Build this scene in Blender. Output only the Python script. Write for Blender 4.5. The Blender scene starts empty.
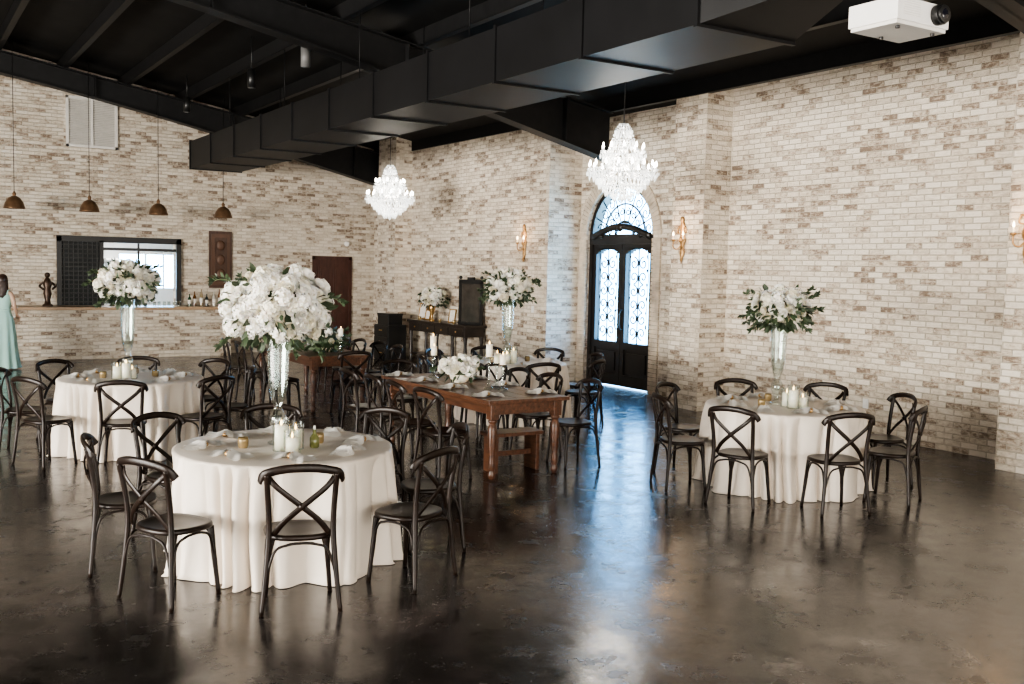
import bpy, math, random
from mathutils import Vector, Matrix
random.seed(7)
SC=bpy.context.scene
COL=SC.collection
R=random.random
def U(a,b): return a+(b-a)*random.random()

# ------------------------------------------------------------------ mesh builder
class MB:
    def __init__(s): s.v=[];s.f=[];s.m=[];s.s=[]
    def add(s,vs,fs,mi=0,sm=False,M=None):
        o=len(s.v)
        for v in vs:
            v=Vector(v)
            if M is not None: v=M@v
            s.v.append((v.x,v.y,v.z))
        for f in fs:
            s.f.append([i+o for i in f]); s.m.append(mi); s.s.append(sm)
    def box(s,a,b,mi=0,M=None):
        x0,y0,z0=a;x1,y1,z1=b
        vs=[(x0,y0,z0),(x1,y0,z0),(x1,y1,z0),(x0,y1,z0),(x0,y0,z1),(x1,y0,z1),(x1,y1,z1),(x0,y1,z1)]
        fs=[(0,3,2,1),(4,5,6,7),(0,1,5,4),(1,2,6,5),(2,3,7,6),(3,0,4,7)]
        s.add(vs,fs,mi,False,M)
    def prism(s,poly,y0,y1,mi=0):
        n=len(poly)
        vs=[(p[0],y0,p[1]) for p in poly]+[(p[0],y1,p[1]) for p in poly]
        fs=[tuple(range(n)),tuple(range(2*n-1,n-1,-1))]
        for i in range(n):
            j=(i+1)%n; fs.append((j,i,i+n,j+n))
        s.add(vs,fs,mi)
    def lathe(s,prof,c=(0,0,0),n=24,mi=0,sm=True,M=None,caps=True,sx=1,sy=1):
        vs=[];fs=[]
        for r,z in prof:
            for k in range(n):
                a=2*math.pi*k/n
                vs.append((c[0]+r*math.cos(a)*sx,c[1]+r*math.sin(a)*sy,c[2]+z))
        m=len(prof)
        for i in range(m-1):
            for k in range(n):
                k2=(k+1)%n
                fs.append((i*n+k,i*n+k2,(i+1)*n+k2,(i+1)*n+k))
        s.add(vs,fs,mi,sm,M)
        if caps:
            s.add(vs[:n],[tuple(range(n-1,-1,-1))],mi,False,M)
            s.add(vs[-n:],[tuple(range(n))],mi,False,M)
    def sweep(s,pts,sec,mi=0,up=None,sm=True,closed=False,scale=None,M=None):
        pts=[Vector(p) for p in pts]; n=len(pts); k=len(sec)
        vs=[];fs=[]
        ref=Vector(up) if up is not None else None
        prev=None
        for i,p in enumerate(pts):
            if closed: t=pts[(i+1)%n]-pts[(i-1)%n]
            else: t=pts[min(i+1,n-1)]-pts[max(i-1,0)]
            if t.length<1e-9: t=Vector((0,0,1))
            t.normalize()
            if ref is not None: u=ref-t*ref.dot(t)
            else:
                if prev is None:
                    r0=Vector((0,0,1)) if abs(t.z)<.9 else Vector((1,0,0))
                    u=r0-t*r0.dot(t)
                else: u=prev-t*prev.dot(t)
            if u.length<1e-6: u=t.orthogonal()
            u.normalize(); prev=u
            sd=t.cross(u)
            sc=scale[i] if scale else 1
            for a,b in sec: vs.append(p+sd*a*sc+u*b*sc)
        m=n if closed else n-1
        for i in range(m):
            i2=(i+1)%n
            for j in range(k):
                j2=(j+1)%k
                fs.append((i*k+j,i*k+j2,i2*k+j2,i2*k+j))
        if not closed:
            fs.append(tuple(range(k-1,-1,-1))); fs.append(tuple(range((n-1)*k,n*k)))
        s.add(vs,fs,mi,sm,M)
    def tube(s,pts,r,n=8,mi=0,closed=False,M=None,scale=None):
        if isinstance(r,(list,tuple)): scale=list(r); r=1
        s.sweep(pts,[(r*math.cos(2*math.pi*i/n),r*math.sin(2*math.pi*i/n)) for i in range(n)],mi,None,True,closed,scale,M)
    def cyl(s,p0,p1,r0,r1=None,n=12,mi=0,M=None):
        if r1 is None: r1=r0
        s.tube([p0,p1],[r0,r1],n,mi,M=M)
    def ball(s,c,r,mi=0,n=12,m=8,M=None,sc=(1,1,1)):
        vs=[];fs=[]
        for i in range(m+1):
            t=math.pi*i/m
            for k in range(n):
                a=2*math.pi*k/n
                vs.append((c[0]+r*sc[0]*math.sin(t)*math.cos(a),c[1]+r*sc[1]*math.sin(t)*math.sin(a),c[2]-r*sc[2]*math.cos(t)))
        for i in range(m):
            for k in range(n):
                k2=(k+1)%n
                fs.append((i*n+k,i*n+k2,(i+1)*n+k2,(i+1)*n+k))
        s.add(vs,fs,mi,True,M)
    def octa(s,c,w,h,mi=0,M=None):
        x,y,z=c
        vs=[(x,y,z-h*.6),(x+w,y,z),(x,y+w,z),(x-w,y,z),(x,y-w,z),(x,y,z+h*.4)]
        fs=[(0,2,1),(0,3,2),(0,4,3),(0,1,4),(5,1,2),(5,2,3),(5,3,4),(5,4,1)]
        s.add(vs,fs,mi,False,M)
    def arc(s,c,r0,r1,x0,x1,a0,a1,n,mi=0,sm=False):
        vs=[];fs=[]
        for i in range(n+1):
            a=a0+(a1-a0)*i/n
            for (x,r) in ((x0,r0),(x0,r1),(x1,r1),(x1,r0)):
                vs.append((x,c[0]+r*math.cos(a),c[1]+r*math.sin(a)))
        for i in range(n):
            for j in range(4):
                j2=(j+1)%4
                fs.append((i*4+j,i*4+j2,(i+1)*4+j2,(i+1)*4+j))
        fs.append((3,2,1,0)); fs.append((n*4,n*4+1,n*4+2,n*4+3))
        s.add(vs,fs,mi,sm)
    def mesh(s,name,mats):
        me=bpy.data.meshes.new(name+"_mesh")
        me.from_pydata(s.v,[],s.f)
        for m in mats: me.materials.append(m)
        me.polygons.foreach_set("material_index",s.m)
        me.polygons.foreach_set("use_smooth",s.s)
        me.update()
        return me
    def obj(s,name,mats,loc=(0,0,0),rz=0,bevel=0,parent=None):
        return place(name,s.mesh(name,mats),loc,rz,bevel,parent)
def place(name,me,loc=(0,0,0),rz=0,bevel=0,parent=None,scale=None):
    o=bpy.data.objects.new(name,me); COL.objects.link(o)
    o.location=loc; o.rotation_euler=(0,0,rz)
    if scale: o.scale=scale
    if bevel:
        b=o.modifiers.new("Bevel",'BEVEL'); b.width=bevel; b.segments=2; b.limit_method='ANGLE'
    if parent: o.parent=parent
    return o
def spline(pts,k=6):
    pts=[Vector(p) for p in pts]; out=[]
    n=len(pts)
    for i in range(n-1):
        p0=pts[max(i-1,0)];p1=pts[i];p2=pts[i+1];p3=pts[min(i+2,n-1)]
        for j in range(k):
            t=j/k
            out.append(.5*((2*p1)+(p2-p0)*t+(2*p0-5*p1+4*p2-p3)*t*t+(3*p1-p0-3*p2+p3)*t**3))
    out.append(pts[-1]); return out
def ell(a,b,n=10): return [(a*math.cos(2*math.pi*i/n),b*math.sin(2*math.pi*i/n)) for i in range(n)]

# ------------------------------------------------------------------ materials
def newmat(name):
    m=bpy.data.materials.new(name); m.use_nodes=True
    nt=m.node_tree; nt.nodes.clear()
    out=nt.nodes.new('ShaderNodeOutputMaterial')
    return m,nt,out
def L(nt,a,b): nt.links.new(a,b)
def pm(name,col,rough=.5,metal=0,var=.15,scale=8,bump=0,bscale=60,emis=None,estr=0,stretch=None,sheen=0,sub=0,spec=None):
    m,nt,out=newmat(name)
    b=nt.nodes.new('ShaderNodeBsdfPrincipled')
    L(nt,b.outputs[0],out.inputs[0])
    tc=nt.nodes.new('ShaderNodeTexCoord'); mp=nt.nodes.new('ShaderNodeMapping')
    L(nt,tc.outputs['Object'],mp.inputs[0])
    if stretch: mp.inputs['Scale'].default_value=stretch
    nz=nt.nodes.new('ShaderNodeTexNoise'); nz.inputs['Scale'].default_value=scale; nz.inputs['Detail'].default_value=5
    L(nt,mp.outputs[0],nz.inputs[0])
    rp=nt.nodes.new('ShaderNodeValToRGB')
    rp.color_ramp.elements[0].position=.3; rp.color_ramp.elements[1].position=.7
    rp.color_ramp.elements[0].color=[max(0,c*(1-var)) for c in col]+[1]
    rp.color_ramp.elements[1].color=[min(1,c*(1+var)) for c in col]+[1]
    L(nt,nz.outputs[0],rp.inputs[0]); L(nt,rp.outputs[0],b.inputs['Base Color'])
    b.inputs['Roughness'].default_value=rough; b.inputs['Metallic'].default_value=metal
    if spec is not None: b.inputs['Specular IOR Level'].default_value=spec
    if sheen: b.inputs['Sheen Weight'].default_value=sheen
    if sub:
        b.inputs['Subsurface Weight'].default_value=sub; b.inputs['Subsurface Radius'].default_value=(.02,.015,.01)
    if bump:
        n2=nt.nodes.new('ShaderNodeTexNoise'); n2.inputs['Scale'].default_value=bscale; n2.inputs['Detail'].default_value=4
        L(nt,mp.outputs[0],n2.inputs[0])
        bp=nt.nodes.new('ShaderNodeBump'); bp.inputs['Strength'].default_value=bump; bp.inputs['Distance'].default_value=.01
        L(nt,n2.outputs[0],bp.inputs['Height']); L(nt,bp.outputs[0],b.inputs['Normal'])
    if emis:
        b.inputs['Emission Color'].default_value=list(emis)+[1]; b.inputs['Emission Strength'].default_value=estr
    return m
def glassmat(name,tint=(.93,.97,.96),refl=.25,base=.04):
    m,nt,out=newmat(name)
    t=nt.nodes.new('ShaderNodeBsdfTransparent'); t.inputs[0].default_value=list(tint)+[1]
    g=nt.nodes.new('ShaderNodeBsdfGlossy'); g.inputs['Roughness'].default_value=.03
    lw=nt.nodes.new('ShaderNodeLayerWeight'); lw.inputs[0].default_value=.35
    mr=nt.nodes.new('ShaderNodeMapRange'); mr.inputs['To Min'].default_value=base; mr.inputs['To Max'].default_value=min(1,base+refl*2.5)
    L(nt,lw.outputs['Facing'],mr.inputs[0])
    mx=nt.nodes.new('ShaderNodeMixShader'); L(nt,mr.outputs[0],mx.inputs[0]); L(nt,t.outputs[0],mx.inputs[1]); L(nt,g.outputs[0],mx.inputs[2])
    L(nt,mx.outputs[0],out.inputs[0]); return m
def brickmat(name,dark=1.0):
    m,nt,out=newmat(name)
    N=nt.nodes.new
    b=N('ShaderNodeBsdfPrincipled'); L(nt,b.outputs[0],out.inputs[0])
    g=N('ShaderNodeNewGeometry'); sp=N('ShaderNodeSeparateXYZ'); L(nt,g.outputs['Position'],sp.inputs[0])
    sn=N('ShaderNodeSeparateXYZ'); L(nt,g.outputs['True Normal'],sn.inputs[0])
    ab=N('ShaderNodeMath'); ab.operation='ABSOLUTE'; L(nt,sn.outputs[0],ab.inputs[0])
    gt=N('ShaderNodeMath'); gt.operation='GREATER_THAN'; gt.inputs[1].default_value=.5; L(nt,ab.outputs[0],gt.inputs[0])
    mx=N('ShaderNodeMix'); mx.data_type='FLOAT'; L(nt,gt.outputs[0],mx.inputs[0]); L(nt,sp.outputs[0],mx.inputs[2]); L(nt,sp.outputs[1],mx.inputs[3])
    cb=N('ShaderNodeCombineXYZ'); L(nt,mx.outputs[0],cb.inputs[0]); L(nt,sp.outputs[2],cb.inputs[1])
    bt=N('ShaderNodeTexBrick'); L(nt,cb.outputs[0],bt.inputs['Vector'])
    bt.inputs['Scale'].default_value=1; bt.inputs['Brick Width'].default_value=.213; bt.inputs['Row Height'].default_value=.071
    bt.inputs['Mortar Size'].default_value=.0065; bt.inputs['Mortar Smooth'].default_value=.5
    bt.inputs['Color1'].default_value=(0,0,0,1); bt.inputs['Color2'].default_value=(1,1,1,1); bt.inputs['Mortar'].default_value=(.5,.5,.5,1)
    mp=N('ShaderNodeMapping'); mp.inputs['Scale'].default_value=(1,1.8,1); L(nt,cb.outputs[0],mp.inputs[0])
    nz=N('ShaderNodeTexNoise'); nz.inputs['Scale'].default_value=12; nz.inputs['Detail'].default_value=7; nz.inputs['Roughness'].default_value=.74
    L(nt,mp.outputs[0],nz.inputs[0])
    n2=N('ShaderNodeTexNoise'); n2.inputs['Scale'].default_value=.9; n2.inputs['Detail'].default_value=3; L(nt,cb.outputs[0],n2.inputs[0])
    a1=N('ShaderNodeMath'); a1.operation='MULTIPLY_ADD'; a1.inputs[1].default_value=2.3; L(nt,nz.outputs[0],a1.inputs[0]); L(nt,bt.outputs['Color'],a1.inputs[2])
    a2=N('ShaderNodeMath'); a2.operation='MULTIPLY_ADD'; a2.inputs[1].default_value=.6; L(nt,n2.outputs[0],a2.inputs[0]); L(nt,a1.outputs[0],a2.inputs[2])
    a3=N('ShaderNodeMath'); a3.operation='SUBTRACT'; a3.inputs[1].default_value=1.36; L(nt,a2.outputs[0],a3.inputs[0])
    rp=N('ShaderNodeValToRGB'); L(nt,a3.outputs[0],rp.inputs[0])
    e=rp.color_ramp.elements
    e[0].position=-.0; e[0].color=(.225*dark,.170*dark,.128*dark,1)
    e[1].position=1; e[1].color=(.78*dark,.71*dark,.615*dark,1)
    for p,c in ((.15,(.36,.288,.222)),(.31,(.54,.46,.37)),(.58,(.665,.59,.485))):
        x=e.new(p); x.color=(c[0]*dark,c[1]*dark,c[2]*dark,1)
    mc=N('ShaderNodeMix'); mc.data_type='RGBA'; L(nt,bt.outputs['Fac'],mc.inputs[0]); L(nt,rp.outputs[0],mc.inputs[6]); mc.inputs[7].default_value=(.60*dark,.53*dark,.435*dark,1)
    L(nt,mc.outputs[2],b.inputs['Base Color'])
    b.inputs['Roughness'].default_value=.85; b.inputs['Specular IOR Level'].default_value=.2
    hs=N('ShaderNodeMath'); hs.operation='MULTIPLY_ADD'; hs.inputs[1].default_value=-1.2; L(nt,bt.outputs['Fac'],hs.inputs[0]); L(nt,nz.outputs[0],hs.inputs[2])
    bp=N('ShaderNodeBump'); bp.inputs['Strength'].default_value=1.0; bp.inputs['Distance'].default_value=.018
    L(nt,hs.outputs[0],bp.inputs['Height']); L(nt,bp.outputs[0],b.inputs['Normal'])
    return m
def floormat():
    m,nt,out=newmat('stained_polished_concrete'); N=nt.nodes.new
    b=N('ShaderNodeBsdfPrincipled'); L(nt,b.outputs[0],out.inputs[0])
    g=N('ShaderNodeNewGeometry')
    n1=N('ShaderNodeTexNoise'); n1.inputs['Scale'].default_value=1.5; n1.inputs['Detail'].default_value=12; n1.inputs['Roughness'].default_value=.77; n1.inputs['Distortion'].default_value=.4
    L(nt,g.outputs['Position'],n1.inputs[0])
    n0=N('ShaderNodeTexNoise'); n0.inputs['Scale'].default_value=.45; n0.inputs['Detail'].default_value=3; L(nt,g.outputs['Position'],n0.inputs[0])
    am=N('ShaderNodeMath'); am.operation='MULTIPLY_ADD'; am.inputs[1].default_value=.5; L(nt,n0.outputs[0],am.inputs[0]); L(nt,n1.outputs[0],am.inputs[2])
    sb=N('ShaderNodeMath'); sb.operation='SUBTRACT'; sb.inputs[1].default_value=.265; L(nt,am.outputs[0],sb.inputs[0])
    rp=N('ShaderNodeValToRGB'); L(nt,sb.outputs[0],rp.inputs[0]); e=rp.color_ramp.elements
    e[0].position=.36; e[0].color=(.005,.0042,.004,1); e[1].position=.70; e[1].color=(.155,.130,.118,1)
    x=e.new(.48); x.color=(.0155,.0125,.0118,1); x=e.new(.565); x.color=(.044,.0355,.0325,1); x=e.new(.62); x.color=(.080,.066,.060,1)
    L(nt,rp.outputs[0],b.inputs['Base Color'])
    n2=N('ShaderNodeTexNoise'); n2.inputs['Scale'].default_value=3.2; n2.inputs['Detail'].default_value=9; n2.inputs['Roughness'].default_value=.72; L(nt,g.outputs['Position'],n2.inputs[0])
    mr=N('ShaderNodeMapRange'); mr.inputs['From Min'].default_value=.35; mr.inputs['From Max'].default_value=.68; mr.inputs['To Min'].default_value=.12; mr.inputs['To Max'].default_value=.34
    L(nt,n2.outputs[0],mr.inputs[0]); L(nt,mr.outputs[0],b.inputs['Roughness'])
    b.inputs['Specular IOR Level'].default_value=.9
    bp=N('ShaderNodeBump'); bp.inputs['Strength'].default_value=.06; bp.inputs['Distance'].default_value=.01
    L(nt,n2.outputs[0],bp.inputs['Height']); L(nt,bp.outputs[0],b.inputs['Normal'])
    return m
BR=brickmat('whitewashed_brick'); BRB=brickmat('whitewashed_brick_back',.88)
FL=floormat()
ROOF=pm('black_roof_deck',(.008,.008,.0082),.7,var=.3,scale=2,spec=.2)
STEEL=pm('black_painted_steel',(.010,.010,.0105),.5,var=.2,spec=.25)
DUCT=pm('black_painted_duct',(.008,.008,.0087),.5,var=.25,scale=2,spec=.22)
CHAIR=pm('dark_walnut_bentwood',(.0105,.0060,.0040),.36,var=.5,scale=14,bump=.05,spec=.26)
CLOTH=pm('champagne_satin_linen',(.74,.665,.58),.5,var=.05,scale=3,bump=.06,bscale=300,sheen=.1)
NAP=pm('white_linen_napkin',(.86,.84,.80),.7,var=.05,bump=.1,bscale=200)
WOOD=pm('stained_pine',(.090,.039,.021),.30,var=.5,scale=6,stretch=(6,.8,6),bump=.06)
DWOOD=pm('dark_walnut_wood',(.05,.022,.012),.4,var=.4,scale=6,stretch=(5,5,1))
BLK=pm('black_iron',(.008,.008,.008),.4,var=.2)
DOORM=pm('ebony_door',(.010,.008,.007),.38,var=.3)
GLASS=glassmat('clear_glass')
DGL=glassmat('rain_glass',(.86,.95,.98),.12,.03)
PET=pm('white_petal',(.90,.88,.82),.6,var=.05,scale=20,sub=.15)
PET2=pm('cream_petal',(.84,.80,.67),.6,var=.08,scale=20,sub=.15)
LEAF=pm('eucalyptus_leaf',(.035,.055,.026),.5,var=.4,scale=10)
STEM=pm('green_stem',(.12,.16,.08),.5)
CANDLE=pm('ivory_wax',(.85,.80,.68),.5,var=.03,sub=.3,emis=(1,.75,.45),estr=.08)
AMBER=pm('gold_mercury_glass',(.30,.22,.11),.2,var=.3,metal=.4)
GOLD=pm('antique_gold',(.62,.40,.17),.35,metal=1,var=.25,scale=25)
GOLDB=pm('aged_gilt',(.36,.22,.10),.4,metal=.7,var=.3,scale=25)
BULB=pm('warm_bulb',(1,.9,.7),.4,var=0,emis=(1,.72,.42),estr=14)
CBULB=pm('chandelier_bulb',(1,.95,.85),.4,var=0,emis=(1,.92,.78),estr=26)
CRYS=pm('cut_crystal',(.88,.92,.93),.06,var=.04,emis=(.97,.98,1),estr=.5)  # faint emission stands in for crystal lit by the bulbs inside
CHROME=pm('polished_chrome',(.8,.82,.84),.12,metal=1,var=.05)
WHITE=pm('white_plastic',(.78,.77,.75),.4,var=.03)
VENTM=pm('vent_grille_paint',(.66,.64,.60),.5,var=.04)
GREY=pm('grey_plastic',(.12,.12,.12),.5)
LENS=pm('lens_glass',(.01,.01,.015),.05)
COPPER=pm('hammered_bronze',(.17,.10,.055),.4,metal=.6,var=.3,bump=.2)
BRONZE=pm('dark_bronze',(.05,.03,.02),.4,metal=.5,var=.3)
KITW=pm('kitchen_paint',(.6,.6,.58),.6,var=.05)
FLAME=pm('candle_flame',(1,.8,.4),.4,var=0,emis=(1,.6,.2),estr=8)
PAPER=pm('printed_paper',(.75,.72,.66),.7,var=.2,scale=60)

# ------------------------------------------------------------------ room shell
XR=10.4; RX=-1.0
def roofz(x): return 4.67+.165*(XR-x) if x>=RX else 4.67+.165*(XR-RX)-.165*(RX-x)
XL=-12.4; YF=-6; YB=22
b=MB(); b.box((XL-.4,YF-.4,-.2),(11.4,YB+3.6,0)); b.obj('floor',[FL])
b=MB()
b.prism([(11.2,roofz(11.2)),(RX,roofz(RX)),(XL-.4,roofz(XL-.4)),(XL-.4,roofz(XL-.4)+.1),(RX,roofz(RX)+.1),(11.2,roofz(11.2)+.1)],YF-.4,YB+.35)
x=9.9
while x>XL:
    z=roofz(x)
    b.box((x-.03,YF,z-.2),(x+.03,YB,z+.01),1)
    b.box((x-.03,YF,z-.21),(x+.07,YB,z-.195),1)
    x-=1.15
b.obj('ceiling',[ROOF,STEEL])
H=5.0
b=MB()
b.box((XR,YF,0),(XR+.4,11.33,H))
for y in (.2,5.42,10.67): b.box((9.9,y,0),(XR+.01,y+.66,H))
b.box((9.9,14.6,0),(10.9,YB+.3,H))
b.box((9.5,20.0,0),(9.95,20.9,H))
DC=13.48; DW=.9; SP=2.6; X0=10.6; X1=10.9
b.box((X0,11.33,0),(X1,DC-DW,H)); b.box((X0,DC+DW,0),(X1,14.6,H))
n=28; vs=[];fs=[]
for i in range(n+1):
    a=math.pi*i/n; y=DC-DW*math.cos(a); z=SP+DW*math.sin(a)
    vs+=[(X0,y,z),(X0,y,H),(X1,y,z),(X1,y,H)]
for i in range(n):
    k=i*4
    fs+=[(k,k+1,k+5,k+4),(k+2,k+6,k+7,k+3),(k,k+4,k+6,k+2)]
b.add(vs,fs)
b.obj('wall_right',[BR])
b=MB()
def vous(r0,r1,x0,x1,cnt):
    for i in range(cnt):
        a0=math.pi*i/cnt+.004; a1=math.pi*(i+1)/cnt-.004
        b.arc((DC,SP),r0,r1,x0,x1,a0,a1,1,0)
vous(DW,DW+.21,X0-.035,X0+.02,42)
for sgn in (-1,1):
    z=0
    while z<SP-.05:
        y0=DC+sgn*DW; y1=DC+sgn*(DW+.21)
        b.box((X0-.035,min(y0,y1),z+.004),(X0+.02,max(y0,y1),z+.064)); z+=.071
b.obj('trim_1',[pm('arch_brick',(.54,.46,.365),.85,var=.3,scale=5,bump=.3)])
OX0,OX1,OZ0,OZ1=3.78,5.3,1.06,2.36
b=MB()
def gable(x0,x1,zb):
    pts=[(x0,zb),(x1,zb),(x1,roofz(x1)+.05)]
    if x0<RX<x1: pts.append((RX,roofz(RX)+.05))
    pts.append((x0,roofz(x0)+.05))
    b.prism(pts,YB,YB+.3)
gable(XL-.4,OX0,0); gable(OX1,9.95,0); gable(OX0,OX1,OZ1); b.box((OX0,YB,0),(OX1,YB+.3,OZ0))
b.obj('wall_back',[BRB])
b=MB(); b.box((XL-.4,YF,0),(XL,YB,H)); b.obj('wall_left',[BR])
b=MB(); b.prism([(XL-.4,0),(10.8,0),(10.8,roofz(10.8)),(RX,roofz(RX)),(XL-.4,roofz(XL-.4))],YF-.3,YF); b.obj('wall_front',[BR])
for fy in (-3,5,13,21.3):
    b=MB()
    for sg in (1,-1):
        xs=[RX+ (9.95-RX)*i/12 for i in range(13)]
        top=[];bot=[]
        for xx in xs:
            d=.42+.36*max(0,(xx-3)/7)**1.5
            X=xx if sg==1 else 2*RX-xx
            top.append((X,roofz(xx)-.2)); bot.append((X,roofz(xx)-.2-d))
        for i in range(12):
            q=[top[i],top[i+1],bot[i+1],bot[i]]
            b.prism(q,fy-.012,fy+.012)
            for arr,dz in ((top,-.02),(bot,0)):
                a0,a1=arr[i],arr[i+1]
                b.prism([(a0[0],a0[1]+dz),(a1[0],a1[1]+dz),(a1[0],a1[1]+dz+.02),(a0[0],a0[1]+dz+.02)],fy-.13,fy+.13)
        for i in (2,5,8,11):
            X=top[i][0]; b.box((X-.008,fy-.12,bot[i][1]),(X+.008,fy+.12,top[i][1]))
    b.obj('roof_beam',[STEEL])
# duct
b=MB()
dx0,dx1,dz0,dz1=5.25,6.28,3.88,4.42
b.box((dx0,5.8,dz0),(dx1,20.65,dz1))
y=5.8
while y<20.7:
    b.box((dx0-.02,y-.02,dz0-.02),(dx1+.02,y+.02,dz1+.02)); y+=1.485
vs=[(dx0,5.8,dz0),(dx1,5.8,dz0),(dx1,5.8,dz1),(dx0,5.8,dz1),(5.6,5.0,4.05),(6.0,5.0,4.05),(6.0,5.0,dz1),(5.6,5.0,dz1)]
b.add(vs,[(0,1,5,4),(1,2,6,5),(2,3,7,6),(3,0,4,7)])
b.box((5.6,1.0,4.05),(6.0,5.0,dz1)); 
for y in (5.0,3.6,2.2): b.box((5.58,y-.02,4.03),(6.02,y+.02,dz1+.02))
y=6.5
while y<20.5:
    for xx in (dx0+.05,dx1-.05): b.cyl((xx,y,dz1),(xx,y,roofz(xx)-.1),.008,n=5)
    y+=2.9
b.obj('air_duct',[DUCT])

# ------------------------------------------------------------------ entrance door
b=MB()
xd0,xd1=10.68,10.80
for sg in (-1,1):
    y0=DC+sg*DW; y1=DC+sg*(DW-.08); b.box((xd0-.03,min(y0,y1),0),(xd1+.03,max(y0,y1),SP),0)
b.arc((DC,SP),DW-.08,DW,xd0-.03,xd1+.03,0,math.pi,32,0)
b.box((xd0-.05,DC-DW+.02,SP-.14),(xd1,DC+DW-.02,SP+.03),0)
hp=[(xd0-.06,DC-.8+1.6*i/16,SP-.02+.18*math.sin(math.pi*i/16)) for i in range(17)]
b.sweep(hp,ell(.06,.04,8),0,up=(1,0,0))
b.ball((xd0-.07,DC,SP+.15),.08,0,sc=(.6,1,1)); 
for sg in (-1,1):
    for k in range(4): b.ball((xd0-.06,DC+sg*(.14+.13*k),SP+.14-.02*k*k*.8),.045,0,8,6,sc=(.7,1.2,.8))
hw=DW-.08
for sg in (-1,1):
    def Y(t): return DC+sg*t
    def bx(t0,t1,z0,z1,xa=xd0,xb=xd1,mi=0):
        y0,y1=sorted((Y(t0),Y(t1))); b.box((xa,y0,z0),(xb,y1,z1),mi)
    bx(.005,.10,.02,SP-.1); bx(hw-.09,hw,.02,SP-.1)
    bx(.10,hw-.09,.02,.22); bx(.10,hw-.09,.66,.78); bx(.10,hw-.09,SP-.22,SP-.1)
    bx(.10,hw-.09,.22,.66,xd0+.04,xd1-.04); bx(.16,hw-.15,.28,.60,xd0+.015,xd1-.04)
    bx(.10,hw-.09,.78,SP-.22,xd0+.055,xd0+.062,1)
    for q in range(10):
        t0=.10+(hw-.19)*q/10; t1=.10+(hw-.19)*(q+1)/10; m=((q+.5)/10-.5)*2
        bx(t0,t1,SP-.22-.14*(1-math.sqrt(max(0,1-m*m))),SP-.2,xd0,xd1)
    cx=(.10+hw-.09)/2
    xg=xd0+.03
    b.tube([(xg,Y(cx),.78),(xg,Y(cx),SP-.2)],.012,6,0)
    def spiral(cy,cz,r,a0,turns,d=1):
        pts=[]
        for i in range(25):
            t=i/24; a=a0+d*turns*2*math.pi*t; rr=r*(1-.8*t)
            pts.append((xg,cy+rr*math.cos(a),cz+rr*math.sin(a)))
        b.tube(pts,.0125,6,0)
    zz=.96
    k=0
    while zz<SP-.34:
        for s2 in (-1,1):
            spiral(Y(cx)+s2*.12,zz,.11,math.pi/2 if k%2 else -math.pi/2,1.25,s2*(1 if k%2 else -1))
            b.octa((xg,Y(cx)+s2*.22,zz+.12),.022,.10,0)
        zz+=.235; k+=1
    for s2 in (-1,1): b.tube([(xg,Y(cx+s2*.25),.78),(xg,Y(cx+s2*.23),1.3),(xg,Y(cx+s2*.26),1.9),(xg,Y(cx+s2*.23),SP-.2)],.007,6,0)
    b.tube(spline([(xd0,Y(.06),1.0),(xd0-.07,Y(.06),1.04),(xd0-.07,Y(.06),1.3),(xd0,Y(.06),1.34)]),.012,8,0)
vs=[(xd0+.058,DC,SP)]+[(xd0+.058,DC+(DW-.08)*math.cos(math.pi*i/32),SP+(DW-.08)*math.sin(math.pi*i/32)) for i in range(33)]
b.add(vs,[(0,i+1,i+2) for i in range(32)],1)
for i in range(1,8):
    a=math.pi*i/8
    b.tube([(xd0+.03,DC+.25*math.cos(a),SP+.25*math.sin(a)),(xd0+.03,DC+.82*math.cos(a),SP+.82*math.sin(a))],.012,6,0)
for i in range(8):
    a=math.pi*(i+.5)/8
    for rr,r0 in ((.66,.10),(.42,.07)):
        pts=[]
        for j in range(20):
            t=j/19; aa=a+2*math.pi*1.2*t; q=r0*(1-.75*t)
            pts.append((xd0+.03,DC+rr*math.cos(a)+q*math.cos(aa),SP+rr*math.sin(a)+q*math.sin(aa)))
        b.tube(pts,.012,6,0)
b.arc((DC,SP),.22,.27,xd0+.02,xd0+.05,0,math.pi,20,0)
b.arc((DC,SP),.535,.565,xd0+.02,xd0+.05,0,math.pi,24,0)
b.obj('door_1',[DOORM,DGL,GOLD])
# back door
b=MB()
b.box((8.35,YB-.04,0),(8.42,YB,2.18)); b.box((9.25,YB-.04,0),(9.32,YB,2.18)); b.box((8.35,YB-.04,2.12),(9.32,YB,2.2))
b.box((8.42,YB-.02,.01),(9.25,YB-.001,2.12))
for xa,xb in ((8.50,8.80),(8.87,9.17)):
    for za,zb in ((.2,.9),(1.02,1.95)):
        b.box((xa,YB-.035,za),(xb,YB-.019,zb)); b.box((xa+.04,YB-.045,za+.04),(xb-.04,YB-.034,zb-.04))
b.ball((8.5,YB-.06,1.0),.03,1)
b.obj('door_2',[pm('mahogany_door',(.055,.022,.016),.4,var=.3,scale=4,stretch=(4,4,1)),GOLD])
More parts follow.
